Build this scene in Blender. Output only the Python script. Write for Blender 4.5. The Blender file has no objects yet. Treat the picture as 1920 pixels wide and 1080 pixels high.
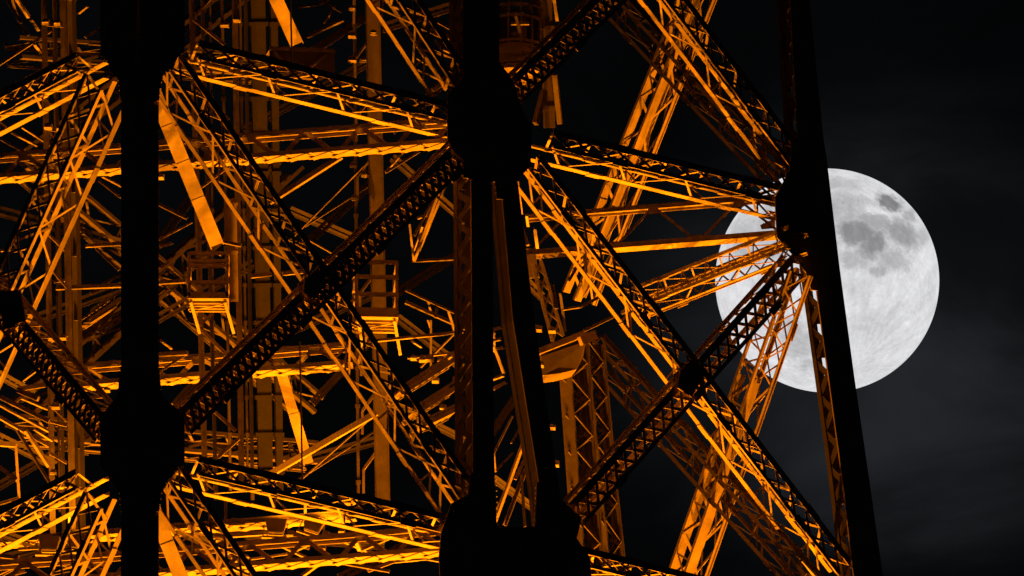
import bpy, bmesh, math, random
from mathutils import Vector as V

random.seed(7)
scene = bpy.context.scene
COL = scene.collection

# ------------------------------------------------------------------ camera
D, S = 400.0, 0.0125                 # metres to the near corner post, metres per photo pixel there
EL = math.radians(19.8)              # the lens looks up at the tower
ce, se = math.cos(EL), math.sin(EL)
r_, f_, u_ = V((1, 0, 0)), V((0, ce, se)), V((0, -se, ce))
C = -f_ * D
cam = bpy.data.cameras.new("camera")
cam.sensor_width = 36.0
cam.lens = 36.0 * D / (1920 * S)
cam.clip_start, cam.clip_end = 1.0, 20000.0
camo = bpy.data.objects.new("camera", cam)
COL.objects.link(camo)
camo.location = C
camo.rotation_euler = (math.radians(90) + EL, 0, 0)
scene.camera = camo
scene.view_settings.view_transform = 'Standard'
scene.view_settings.look = 'None'
scene.view_settings.exposure = 0.0
scene.view_settings.gamma = 1.0


def ray(px, py):
    return f_ + r_ * ((px - 960) * S / D) + u_ * ((540 - py) * S / D)


# ------------------------------------------------------------------ night sky
MOON_PX, MOON_PY, MOON_R = 1551, 526, 210
moon_dir = ray(MOON_PX, MOON_PY).normalized()
world = bpy.data.worlds.new("World")
scene.world = world
world.use_nodes = True
wt = world.node_tree
wn, wl = wt.nodes, wt.links
wn.clear()


def wnode(t, **kw):
    n = wn.new(t)
    for k, v in kw.items():
        setattr(n, k, v)
    return n


tc = wnode('ShaderNodeTexCoord')
def wdot(vec):
    n = wnode('ShaderNodeVectorMath', operation='DOT_PRODUCT')
    wl.new(tc.outputs['Generated'], n.inputs[0]); n.inputs[1].default_value = vec
    return n.outputs['Value']
def wmath(op, a, b=None, clamp=False):
    n = wnode('ShaderNodeMath', operation=op, use_clamp=clamp)
    for i, x in enumerate((a, b)):
        if x is None: continue
        if isinstance(x, (int, float)): n.inputs[i].default_value = x
        else: wl.new(x, n.inputs[i])
    return n.outputs[0]
K = D / S / 1000.0                     # about one unit per 1000 photo pixels of sky
dx = wmath('MULTIPLY', wmath('SUBTRACT', wdot(r_), moon_dir.dot(r_)), K)
dy = wmath('MULTIPLY', wmath('SUBTRACT', wdot(u_), moon_dir.dot(u_)), K)
comb = wnode('ShaderNodeCombineXYZ')
wl.new(wmath('MULTIPLY', dx, 0.55), comb.inputs[0]); wl.new(dy, comb.inputs[1])
no = wnode('ShaderNodeTexNoise')
no.inputs['Scale'].default_value = 2.6; no.inputs['Detail'].default_value = 6; no.inputs['Roughness'].default_value = 0.55
no.inputs['Distortion'].default_value = 0.5
wl.new(comb.outputs[0], no.inputs['Vector'])
mr = wnode('ShaderNodeMapRange'); mr.interpolation_type = 'SMOOTHSTEP'
wl.new(no.outputs['Fac'], mr.inputs[0])
mr.inputs[1].default_value = 0.34; mr.inputs[2].default_value = 0.72
mr.inputs[3].default_value = 0.22; mr.inputs[4].default_value = 1.15
dist = wmath('SQRT', wmath('ADD', wmath('POWER', wmath('ABSOLUTE', wmath('SUBTRACT', dx, 0.10)), 2.0), wmath('POWER', wmath('ABSOLUTE', wmath('ADD', dy, 0.14)), 2.0)))
mg = wnode('ShaderNodeMapRange'); mg.interpolation_type = 'SMOOTHERSTEP'
wl.new(dist, mg.inputs[0])
mg.inputs[1].default_value = 0.12; mg.inputs[2].default_value = 0.66
mg.inputs[3].default_value = 1.0; mg.inputs[4].default_value = 0.06
glow = wmath('MULTIPLY', mg.outputs[0], mr.outputs[0])
lev = wmath('ADD', wmath('MULTIPLY', glow, 0.0185), 0.0011)
bg = wnode('ShaderNodeBackground'); bg.inputs['Color'].default_value = (0.76, 0.85, 1.0, 1)
wl.new(lev, bg.inputs['Strength'])
wo = wnode('ShaderNodeOutputWorld'); wl.new(bg.outputs[0], wo.inputs[0])

# ------------------------------------------------------------------ materials
def mat(name, base, rough=0.6, metal=0.0, var=0.25, scale=3.0, bump=0.15):
    m = bpy.data.materials.new(name); m.use_nodes = True
    nt = m.node_tree; nd, lk = nt.nodes, nt.links
    b = nd['Principled BSDF']
    t = nd.new('ShaderNodeTexCoord')
    n1 = nd.new('ShaderNodeTexNoise'); n1.inputs['Scale'].default_value = scale; n1.inputs['Detail'].default_value = 8
    n1.inputs['Roughness'].default_value = 0.65
    lk.new(t.outputs['Object'], n1.inputs['Vector'])
    rp = nd.new('ShaderNodeValToRGB')
    lk.new(n1.outputs['Fac'], rp.inputs['Fac'])
    rp.color_ramp.elements[0].position = 0.32; rp.color_ramp.elements[1].position = 0.70
    rp.color_ramp.elements[0].color = tuple(c * (1 - var) for c in base) + (1,)
    rp.color_ramp.elements[1].color = tuple(min(1, c * (1 + var)) for c in base) + (1,)
    lk.new(rp.outputs[0], b.inputs['Base Color'])
    b.inputs['Roughness'].default_value = rough; b.inputs['Metallic'].default_value = metal
    if bump:
        bp = nd.new('ShaderNodeBump'); bp.inputs['Strength'].default_value = bump; bp.inputs['Distance'].default_value = 0.02
        n2 = nd.new('ShaderNodeTexNoise'); n2.inputs['Scale'].default_value = scale * 9; n2.inputs['Detail'].default_value = 4
        lk.new(t.outputs['Object'], n2.inputs['Vector'])
        lk.new(n2.outputs['Fac'], bp.inputs['Height']); lk.new(bp.outputs[0], b.inputs['Normal'])
    return m

IRON = mat('brown_painted_iron', (0.30, 0.235, 0.165), 0.62, var=0.42, scale=1.4)
IRON_D = mat('dimmed_iron', (0.125, 0.096, 0.068), 0.75)  # darker copy of IRON; dim light put into the colour of secondary members
IRON_M = mat('slightly_dimmed_iron', (0.19, 0.148, 0.105), 0.7, var=0.4)  # IRON colour taken down a step so mast legs and braces look less lit
IRON_SHADE = mat('shaded_iron', (0.07, 0.055, 0.04), 0.8)  # same iron darkened further, painting in shade on post sides and deep lattice
IRON_DEEP = mat('deep_shaded_iron', (0.03, 0.024, 0.018), 0.85)  # near-black iron copy: shade painted onto the right post's side and back columns
CABLE = mat('black_cable', (0.02, 0.018, 0.016), 0.7, bump=0)
STEEL = mat('galvanised_steel', (0.27, 0.22, 0.16), 0.5)
GLASS_D = mat('dark_cabin_glass', (0.03, 0.03, 0.03), 0.15, bump=0)
def emit(name, col, s):
    m = bpy.data.materials.new(name); m.use_nodes = True
    nd = m.node_tree.nodes; nd.clear()
    e = nd.new('ShaderNodeEmission'); e.inputs[0].default_value = col + (1,); e.inputs[1].default_value = s
    o = nd.new('ShaderNodeOutputMaterial'); m.node_tree.links.new(e.outputs[0], o.inputs[0])
    return m
SODIUM = (1.0, 0.258, 0.0015)
LAMP = emit('sodium_lamp_glass', (1.0, 0.55, 0.10), 5.0)

# ------------------------------------------------------------------ mesh helpers
class MB:
    def __init__(s): s.v, s.f = [], []
    def hexa(s, p):
        i = len(s.v); s.v += [tuple(x) for x in p]
        for q in ((0, 3, 2, 1), (4, 5, 6, 7), (0, 1, 5, 4), (1, 2, 6, 5), (2, 3, 7, 6), (3, 0, 4, 7)):
            s.f.append(tuple(i + k for k in q))
    def bar(s, A, B, w, h, up):
        """box from A to B, h along up, w across"""
        a = B - A
        if a.length < 1e-6: return
        a.normalize()
        up = up - a * up.dot(a)
        if up.length < 1e-6: up = V((0.31, 0.2, 0.93)) - a * V((0.31, 0.2, 0.93)).dot(a)
        up.normalize(); sd = a.cross(up)
        o = []
        for P in (A, B):
            for x, y in ((-1, -1), (1, -1), (1, 1), (-1, 1)):
                o.append(P + sd * (x * w / 2) + up * (y * h / 2))
        s.hexa(o)
    def angle(s, A, B, d1, d2, leg, th):
        """rolled L section: two plates meeting at the line AB, legs along d1 and d2"""
        a = (B - A).normalized()
        s.bar(A + d1 * leg / 2, B + d1 * leg / 2, leg, th, d2)
        o2 = d2 * (th / 2 + (leg - th / 2) / 2)
        s.bar(A + o2 + d1 * th / 2, B + o2 + d1 * th / 2, th, leg - th / 2, d2)
    def prism(s, poly, vec):
        n = len(poly); i = len(s.v)
        s.v += [tuple(p) for p in poly] + [tuple(p + vec) for p in poly]
        s.f.append(tuple(range(i, i + n))); s.f.append(tuple(range(i + 2 * n - 1, i + n - 1, -1)))
        for k in range(n):
            s.f.append((i + k, i + n + k, i + n + (k + 1) % n, i + (k + 1) % n))
    def tube(s, A, B, r0, r1=None, n=12, caps=True):
        r1 = r0 if r1 is None else r1
        a = (B - A).normalized(); x = a.orthogonal().normalized(); y = a.cross(x); i = len(s.v)
        for P, r in ((A, r0), (B, r1)):
            for k in range(n):
                t = 2 * math.pi * k / n
                s.v.append(tuple(P + x * r * math.cos(t) + y * r * math.sin(t)))
        for k in range(n):
            s.f.append((i + k, i + (k + 1) % n, i + n + (k + 1) % n, i + n + k))
        if caps:
            s.f.append(tuple(range(i + n - 1, i - 1, -1))); s.f.append(tuple(range(i + n, i + 2 * n)))
    def build(s, name, m, parent=None, smooth=False, bevel=0):
        me = bpy.data.meshes.new(name); me.from_pydata(s.v, [], s.f)
        bm = bmesh.new(); bm.from_mesh(me); bmesh.ops.recalc_face_normals(bm, faces=bm.faces); bm.to_mesh(me); bm.free()
        me.materials.append(m)
        if smooth:
            for p in me.polygons: p.use_smooth = True
        o = bpy.data.objects.new(name, me); COL.objects.link(o)
        if parent is not None:
            o.parent = parent
            o.matrix_parent_inverse = parent.matrix_basis.inverted() if parent.parent is None else (parent.parent.matrix_basis.inverted()).inverted() @ (parent.parent.matrix_basis.inverted())
        return o


def tag(o, label=None, cat=None, group=None, kind=None):
    for k, v in (('label', label), ('category', cat), ('group', group), ('kind', kind)):
        if v: o[k] = v
    return o


def thing(name, label, cat, group=None, loc=(0, 0, 0)):
    o = bpy.data.objects.new(name, None); COL.objects.link(o)
    o.location = loc
    o.empty_display_size = 0.5
    bpy.context.view_layer.update()
    return tag(o, label, cat, group, 'thing')

# ------------------------------------------------------------------ where things stand
TH = math.atan(0.72)
dR = V((math.cos(TH), math.sin(TH), 0))        # along the right face, away from the near corner
dL = V((-math.sin(TH), math.cos(TH), 0))       # along the left face
UP = V((0, 0, 1))
def P(px, py, depth): return C + ray(px, py) * (D + depth)
P0 = P(262, 540, 0)                            # the near corner post
def onp(px, py, Q, n):
    d = ray(px, py); return C + d * ((Q - C).dot(n) / d.dot(n))
def R(px, py, off=0.0): return onp(px, py, P0 + dL * off, dL)      # right face, off metres inside it
def L(px, py, off=0.0): return onp(px, py, P0 + dR * off, dR)      # left face
QBR = R(1512, 420)
def BR(px, py, off=0.0): return onp(px, py, QBR - dR * off, dR)    # far right face
WID = (QBR - P0).dot(dR)
def BL(px, py, off=0.0): return onp(px, py, P0 + dL * (WID - off), dL)
def atz(px, py, z):
    d = ray(px, py); return C + d * ((z - C.z) / d.z)

# ------------------------------------------------------------------ the tower
tower = thing('lattice_tower', 'huge riveted iron lattice tower lit orange from inside with black outer posts', 'tower')

def lace_zig(m, A, B, o0, o1, pitch, w, th, nrm, cross=False, phase=0.0):
    """flat lacing bars zigzagging between the lines A+o0..B+o0 and A+o1..B+o1"""
    ln = (B - A).length; a = (B - A).normalized()
    n = max(2, int(round(ln / pitch))); st = ln / n
    for k in range(n):
        p, q = A + a * (k * st), A + a * ((k + 1) * st)
        if cross:
            m.bar(p + o0, q + o1, w, th, nrm)
            m.bar(p + o1 + nrm * th * 1.3, q + o0 + nrm * th * 1.3, w, th, nrm)
        elif k % 2 == 0: m.bar(p + o0, q + o1, w, th, nrm)
        else: m.bar(p + o1, q + o0, w, th, nrm)

def girder(kind, A, B, n, w, t, leg=0.11, th=0.022, pitch=1.7, side=0.95, lw=0.05, label=None, mtl=None, under=0.13, front=0.6, back_sheet=True):
    """box girder: four angle chords and flat lacing on all four sides. A-B is the middle of the face n points away from;
    that face is closely cross laced, the others are open zigzags"""
    mtl = mtl or IRON
    a = (B - A).normalized(); n = (n - a * n.dot(a)).normalized(); b = a.cross(n)
    if b.z < 0: b = -b
    m = MB()
    e = 0.016
    ln = (B - A).length
    lace_zig(m, A + n * 0.03, B + n * 0.03, b * (w / 2 - 0.02), -b * (w / 2 - 0.02), front, lw * 1.3, 0.014, n, cross=True)
    off = n * (t - 0.03)
    q = max(1, int(ln / pitch))
    for i in range(q):
        c = A + off + a * (ln * (i + 0.5) / q)
        m.bar(c + b * (w / 2 - .02), c - b * (w / 2 - .02), lw, 0.014, n)
        m.bar(c + b * (w / 2 - .03) - n * 0.017, c - b * (w / 2 - .03) + a * 0.42 - n * 0.017, lw, 0.014, n)
    for s in (-1, 1):
        off = b * (s * (w / 2 - e * 1.6))
        lace_zig(m, A + off, B + off, n * 0.05, n * (t - 0.03), side if s < 0 else side * 0.6, lw if s < 0 else lw * 1.3, 0.014, b)
    o = m.build(kind, mtl, tower)
    if label: o['label'] = label
    for k in (0, 1):
        for s in (-1, 1):
            c = MB(); off = b * (s * w / 2) + n * (k * t)
            if k == 0:                                   # outer chord: a deep web plate with a short leg behind it
                c.bar(A + off, B + off, th, 0.17 if s > 0 else 0.10, b)
                c.bar(A + off + n * (th / 2 + 0.04), B + off + n * (th / 2 + 0.04), 0.08, th, b)
            else:
                c.bar(A + off - n * under / 2, B + off - n * under / 2, under, th, b); c.bar(A + off - n * th / 2 + b * (th / 2 + 0.035), B + off - n * th / 2 + b * (th / 2 + 0.035), th, 0.07, b)
            q = max(1, int(ln / 3.1))                    # splice plates along the chord
            for i in range(q):
                p = A + off + a * (ln * (i + 0.5) / q)
                if k == 0: c.bar(p - a * 0.22 - n * 0.022, p + a * 0.22 - n * 0.022, 0.018, 0.19, b)
                else: c.bar(p - a * 0.2 - n * under / 2 - b * (0.022), p + a * 0.2 - n * under / 2 - b * (0.022), under * 1.08, 0.018, b)
            c.build('chord', mtl, o)
    return o

def gR(x0, y0, x1, y1, kind, w=0.5, t=0.85, **kw):           # right face, traced on its inner side
    return girder(kind, R(x0, y0, t) - dL * (t - 0.05), R(x1, y1, t) - dL * (t - 0.05), dL, w, t - 0.05, **kw)
def gL(x0, y0, x1, y1, kind, w=0.5, t=0.85, **kw):
    return girder(kind, L(x0, y0, t) - dR * (t - 0.05), L(x1, y1, t) - dR * (t - 0.05), dR, w, t - 0.05, **kw)
def gBR(x0, y0, x1, y1, kind, w=0.5, t=0.85, **kw):
    kw.setdefault('front', 1.5); return girder(kind, BR(x0, y0, 0.8) + dR * t, BR(x1, y1, 0.8) + dR * t, -dR, w, t, **kw)
def gBL(x0, y0, x1, y1, kind, w=0.5, t=0.85, **kw):
    kw.setdefault('front', 1.5); return girder(kind, BL(x0, y0, 0.8) + dL * t, BL(x1, y1, 0.8) + dL * t, -dL, w, t, **kw)

DG, HG = 'diagonal_girder', 'horizontal_girder'
# right face
gR(318, 121, 838, 249, HG, w=0.36, t=1.25, under=0.19)
gR(985, 287, 1480, 407, HG, w=0.36, t=1.2, under=0.19)
gR(318, 900, 838, 1022, HG, w=0.36, t=1.25, under=0.19)
gR(1000, 1052, 1560, 1190, HG, w=0.36, t=1.0, under=0.15)
gR(280, 138, 834, 954, DG, w=0.50, t=1.08)
gR(962, 322, 1545, 1084, DG, w=0.47, t=0.90)
gR(590, -175, 822, 178, DG, w=0.50, t=1.08)
gR(1120, -125, 1470, 338, DG, w=0.47, t=0.90)
gR(878, 262, 310, 812, DG, w=0.50, t=0.80, front=0.27, lw=0.09, side=0.5)
gR(1482, 497, 1046, 985, DG, w=0.50, t=0.72, front=0.42, lw=0.065, side=0.55)
gR(930, 195, 1160, -30, DG, w=0.50, t=0.72, front=0.28, lw=0.08, side=0.5)
gR(1060, 1060, 990, 1130, DG, w=0.50, t=0.8)
gR(278, 905, 420, 1112, DG, w=0.50, t=1.08)
# left face
gL(-40, 262, 205, 133, HG, w=0.40, t=1.0, under=0.17)
gL(-40, 1044, 205, 914, HG, w=0.40, t=1.0, under=0.17)
gL(233, 168, -30, 752, DG, w=0.84, t=0.95)
gL(233, 952, 165, 1104, DG, w=0.84, t=0.95)
gL(-30, 505, 236, 818, DG, w=0.55, t=0.75, front=0.28, lw=0.09, side=0.5)
# far right face
gBR(1322, -95, 1066, 555, DG, w=0.58, t=0.64, pitch=2.0, under=0.20)
gBR(1468, 500, 1396, 708, DG, w=0.66, t=0.66, pitch=0.62, under=0.06, front=0.6, side=0.5, lw=0.035)
gBR(1396, 708, 1263, 1092, DG, w=0.66, t=0.66, pitch=1.2, under=0.25, front=1.1, lw=0.05)
gBR(1130, 0, 1455, 345, DG, w=0.50, t=0.6, mtl=IRON_D, label='diagonal girder of the far face, coloured to look dimly lit')
gBR(1085, 640, 1500, 1100, DG, w=0.55, t=0.6, mtl=IRON_D, label='diagonal girder of the far face, coloured to look dimly lit')
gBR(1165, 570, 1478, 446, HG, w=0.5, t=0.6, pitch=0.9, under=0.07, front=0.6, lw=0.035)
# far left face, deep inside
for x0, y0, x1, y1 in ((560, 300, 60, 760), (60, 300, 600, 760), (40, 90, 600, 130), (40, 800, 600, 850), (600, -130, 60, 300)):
    gBL(x0, y0, x1, y1, DG if abs(y1 - y0) > 60 else HG, w=0.5, t=0.7, mtl=IRON_D, leg=0.10, label='darkened girder deep inside the far face')

# cross girders running between faces, level, with a perforated lower flange
def cross_girder(A, B, hgt, dep=0.55, mesh=1.4, label=None, web=0.11, holes=True, mtl=None, leg=0.10, solid=False):
    mtl = mtl or IRON
    a = (B - A).normalized(); nn = a.cross(UP).normalized()
    if nn.y < 0: nn = -nn
    m = MB()
    top = UP * hgt
    ln = (B - A).length
    n = max(2, int(round(ln / (mesh / 2)))); st = ln / n
    lo, hi = UP * 0.05 + nn * (dep * 0.95), top - UP * 0.05 + nn * 0.03        # the web leans towards the upper flange
    wn_ = a.cross(hi - lo).normalized()
    for k in range(n):
        p, q = A + a * (k * st), A + a * ((k + 1) * st)
        m.bar(*((p + lo, q + hi) if k % 2 == 0 else (p + hi, q + lo)), web, 0.05, wn_)
    for k in range(n + 1):                                    # small node plates
        p = A + a * (k * st) + (lo.lerp(hi, 0.1) if k % 2 == 0 else lo.lerp(hi, 0.9)) - wn_ * (0.035 if wn_.y > 0 else -0.035)
        m.bar(p - a * 0.13, p + a * 0.13, 0.17, 0.02, wn_)
    o = m.build('cross_girder', mtl, tower)
    if label: o['label'] = label
    for z, hol in ((V((0, 0, 0)), holes), (top, False)):
        c = MB()
        for q in (0, 1):
            c.angle(A + z + nn * (q * dep), B + z + nn * (q * dep), nn * (1 if q == 0 else -1), UP * (1 if z.z == 0 else -1), leg, 0.022)
        if solid:
            c.bar(A + z - UP * 0.03 + nn * dep / 2, B + z - UP * 0.03 + nn * dep / 2, dep + 0.04, 0.02, UP)
        elif hol:
            lace_zig(c, A + z - UP * 0.028, B + z - UP * 0.028, nn * 0.04, nn * (dep - 0.04), 0.55, 0.17, 0.016, UP, cross=True)
        else:
            lace_zig(c, A + z + UP * 0.028, B + z + UP * 0.028, nn * 0.04, nn * (dep - 0.04), 0.7, 0.08, 0.016, UP)
        c.build('chord', mtl, o)
    return o

for dyy in (0, 765):
    a = R(835, 266 + dyy, 1.0); cross_girder(a, atz(-60, 337 + dyy, a.z), 0.62, dep=0.42)
a = R(1465, 438, 0.9); b = atz(985, 476, a.z); cross_girder(a, b, 1.02, dep=0.30, mesh=2.1, web=0.06, holes=False, solid=True)
a = P(645, 682, 13.0); cross_girder(a, atz(100, 726, a.z), 0.55, dep=0.45)
a = P(650, 966, 12.0); cross_girder(a, atz(-40, 1020, a.z), 0.12, dep=0.5, mesh=1.0, label='slim girder carrying the floodlights')

# ---- posts
def post(left, right, fn, n, t, period=0.82, lw=0.15, solid=False, mtl=None, label=None, th=0.04, kind='corner_post', side_mtl=None):
    """plated column: solid outer plate between two traced edges, laced side, inner flange"""
    mtl = mtl or IRON
    m = MB(); web = MB(); lacs = (MB(), MB()); fls = (MB(), MB())
    for i in range(len(left) - 1):
        a0, a1 = fn(*left[i]), fn(*left[i + 1]); b0, b1 = fn(*right[i]), fn(*right[i + 1])
        m.prism([a0, b0, b1, a1], n * th)
        acr = (b0 - a0).normalized()
        m2 = n * (th + 0.002)
        for P_, Q_, d, lac, fl in ((a0, a1, acr, lacs[0], fls[0]), (b0, b1, -acr, lacs[1], fls[1])):
            if solid:
                lac.prism([P_ + m2 + d * 0.01, Q_ + m2 + d * 0.01, Q_ + n * t + d * 0.01, P_ + n * t + d * 0.01], d * 0.025)
            else:
                lace_zig(lac, P_ + d * 0.03, Q_ + d * 0.03, n * (th + 0.03), n * (t - 0.05), period / 2, lw, 0.02, d)
                ln = (Q_ - P_).length; q = max(1, int(round(ln / period)))
                for k in range(q):                                # node plates at the outer ends of the lacing
                    c = P_ + (Q_ - P_) * ((k + 0.5) / q) + d * 0.052
                    lac.prism([c + n * (t - 0.06) - UP * 0.15, c + n * (t - 0.06) + UP * 0.15, c + n * (t - 0.27) + UP * 0.05, c + n * (t - 0.27) - UP * 0.05], d * 0.015)
            fl.angle(P_ + n * t, Q_ + n * t, d, -n, 0.13, 0.025)
        if not solid:
            wv = b0 - a0; nb = n * (t - 0.045); ln = (a1 - a0).length; q = max(1, int(round(ln / period)))
            for lo, hi in ((0.02, 0.30), (0.44, 0.98)):
                web.prism([a0 + wv * lo + nb, a0 + wv * hi + nb, a1 + (b1 - a1) * hi + nb, a1 + (b1 - a1) * lo + nb], -n * 0.02)
            for k in range(q):
                p, q2 = a0.lerp(a1, k / q), a0.lerp(a1, (k + 1) / q - 0.10)
                web.prism([p + wv * 0.28 + nb - n * 0.022, p + wv * 0.46 + nb - n * 0.022, q2 + wv * 0.46 + nb - n * 0.022, q2 + wv * 0.28 + nb - n * 0.022], -n * 0.02)
    o = m.build(kind, mtl, tower)
    if label: o['label'] = label
    if web.v: web.build('web_plate', IRON_SHADE, o)
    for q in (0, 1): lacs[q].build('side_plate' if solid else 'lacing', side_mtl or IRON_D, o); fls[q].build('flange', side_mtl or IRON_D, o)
    return o

# near corner post: a plate on each face
m = MB(); m.prism([R(262, -60), R(297, -60), R(297, 1140), R(262, 1140)], dL * 0.04)
m.prism([L(262, -60), L(228, -60), L(228, 1140), L(262, 1140)], dR * 0.04)
cp = m.build('corner_post', IRON, tower)
for fn, n, x in ((R, dL, 297), (L, dR, 228)):
    c = MB(); c.angle(fn(x, -60, 0.045), fn(x, 1140, 0.045), (fn(262, 0) - fn(x, 0)).normalized() * 1.0, n, 0.2, 0.03); c.build('flange', IRON, cp)
# middle posts of the right face: merged above, parting below
post([(868, -60), (868, 330)], [(936, -60), (936, 330)], R, dL, 0.55, label='broad black post where two legs join')
post([(883, 260), (886, 700), (890, 1120)], [(923, 260), (925, 700), (930, 1120)], R, dL, 0.72, period=0.80, side_mtl=IRON_SHADE)
post([(936, 300), (962, 600), (1010, 900), (1034, 1120)], [(966, 300), (1002, 600), (1046, 900), (1078, 1120)], R, dL, 0.45, solid=True, side_mtl=IRON_SHADE)
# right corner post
post([(1478, -60), (1500, 320), (1553, 700), (1580, 900), (1608, 1140)], [(1512, -60), (1550, 320), (1601, 700), (1630, 900), (1664, 1140)], R, dL, 0.52, period=0.88, side_mtl=IRON_DEEP)
# inner post of the far leg
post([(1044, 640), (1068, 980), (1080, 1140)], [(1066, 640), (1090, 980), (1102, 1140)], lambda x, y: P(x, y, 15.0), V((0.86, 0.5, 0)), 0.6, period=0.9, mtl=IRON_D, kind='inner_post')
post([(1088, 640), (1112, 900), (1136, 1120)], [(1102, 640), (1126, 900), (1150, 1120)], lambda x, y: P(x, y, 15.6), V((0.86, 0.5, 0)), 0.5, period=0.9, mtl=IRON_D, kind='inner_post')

# ---- gusset plates
def gusset(pts, fn, n, off=-0.012, th=0.03):
    m = MB(); poly = [fn(x, y, off) for x, y in pts]
    m.prism(poly, -n * th)
    # rivet heads along the outline
    cx = sum((p for p in poly), V((0, 0, 0))) / len(poly)
    for i in range(len(poly)):
        a, b = poly[i], poly[(i + 1) % len(poly)]
        k = int((b - a).length / 0.14)
        for j in range(k):
            q = a.lerp(b, (j + 0.5) / k).lerp(cx, 0.07) - n * th
            m.tube(q, q - n * 0.015, 0.022, 0.014, 6)
    return m.build('gusset_plate', IRON, tower)
gusset([(262, -60), (345, -60), (345, 98), (330, 112), (322, 132), (306, 140), (299, 165), (297, 190), (262, 190)], R, dL)
gusset([(262, -60), (190, -60), (190, 104), (204, 118), (210, 138), (224, 150), (228, 190), (262, 190)], L, dR)
gusset([(262, 690), (297, 690), (302, 742), (345, 780), (345, 868), (318, 898), (302, 926), (297, 960), (262, 960)], R, dL)
gusset([(262, 690), (228, 690), (222, 742), (190, 782), (190, 874), (212, 904), (226, 926), (228, 960), (262, 960)], L, dR)
gusset([(868, 118), (868, 150), (838, 176), (838, 262), (852, 288), (868, 300), (868, 334), (926, 342), (930, 374), (958, 374), (968, 338), (994, 312), (996, 236), (978, 206), (960, 150), (936, 118)], R, dL)
gusset([(882, 888), (876, 928), (846, 944), (826, 1000), (822, 1046), (826, 1120), (1112, 1120), (1104, 1044), (1080, 1010), (1090, 972), (1050, 936), (1040, 900), (1006, 905), (1002, 988), (930, 990), (926, 888)], R, dL)
gusset([(1484, 262), (1480, 318), (1452, 372), (1456, 446), (1484, 476), (1510, 512), (1520, 545), (1578, 545), (1549, 300), (1543, 262)], R, dL)
for pts in ([(570, 524), (594, 504), (614, 530), (588, 566), (568, 548)], [(1274, 696), (1298, 670), (1320, 700), (1296, 746), (1270, 728)]):
    gusset(pts, R, dL); gusset([(x - 12, y + 8) for x, y in pts], R, dL, off=0.3)
gusset([(-8, 545), (40, 545), (50, 600), (10, 620)], L, dR)
gusset([(1328, 868), (1362, 874), (1340, 945), (1304, 936)], lambda x, y, o=0: BR(x, y, 0.2 + o), -dR)
# end plates joining the cross girders to the right corner
for pts in ([(1438, 395), (1474, 402), (1476, 418), (1462, 418)], [(1425, 422), (1452, 410), (1452, 428), (1428, 430)]):
    gusset(pts, lambda x, y, o=0: R(x, y, 1.3), dL)

# ---- single members inside the tower
def strut(kind, x0, y0, x1, y1, d0, d1=None, w=7, h=None, label=None, mtl=None, ang=False, up=None):
    """a rolled bar between two traced points at the given depths; w,h in photo pixels"""
    A, B = P(x0, y0, d0), P(x1, y1, d0 if d1 is None else d1)
    m = MB(); w *= S; h = (h or 5) * S
    a = (B - A).normalized()
    upv = up or UP
    if abs(a.dot(UP)) > 0.9 and up is None: upv = V((0.5, 0.86, 0))
    if ang:
        sd = a.cross(upv).normalized(); uu = sd.cross(a)
        if uu.z < 0: uu = -uu
        m.angle(A, B, sd, uu, w, 0.02)
    else:
        m.bar(A, B, h, w, upv)
    o = m.build(kind, mtl or IRON, tower)
    if label: o['label'] = label
    return o

# bright flat boxed struts that face the floodlights
def flat_strut(x0, y0, x1, y1, d0, d1, wpx, label):
    A, B = P(x0, y0, d0), P(x1, y1, d1)
    a = (B - A).normalized(); sd = a.cross(f_).normalized(); nn = sd.cross(a)
    w = wpx * S; m = MB()
    nrm = (sd * -0.35 + nn * 1.0).normalized()
    m.bar(A, B, w, 0.06, nn)
    ln = (B - A).length
    for k in range(1, int(ln / 1.1)):
        c = A + a * (k * 1.1) - nn * (0.036 if nn.dot(f_) > 0 else -0.036)
        m.bar(c - sd * w * 0.48, c + sd * w * 0.48, 0.03, 0.008, nn)
    for s in (-1, 1):
        off = sd * (s * (w / 2 - 0.012)) + f_ * 0.16
        m.bar(A + off, B + off, 0.024, 0.26, f_)
    o = m.build('flat_strut', IRON, tower); o['label'] = label
for args in ((286, 165, 406, 458, 3.8, 6.3, 27, 'bright flat boxed strut beside the near corner post'),
             (500, -40, 556, 82, 11.5, 12.4, 26, 'bright flat boxed strut at the top'),
             (284, 945, 350, 1110, 3.8, 4.9, 27, 'bright flat boxed strut low beside the near corner post'),
             (528, 700, 578, 868, 14, 14.9, 20, 'bright flat boxed strut below the perforated girder')):
    flat_strut(*args)

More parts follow.
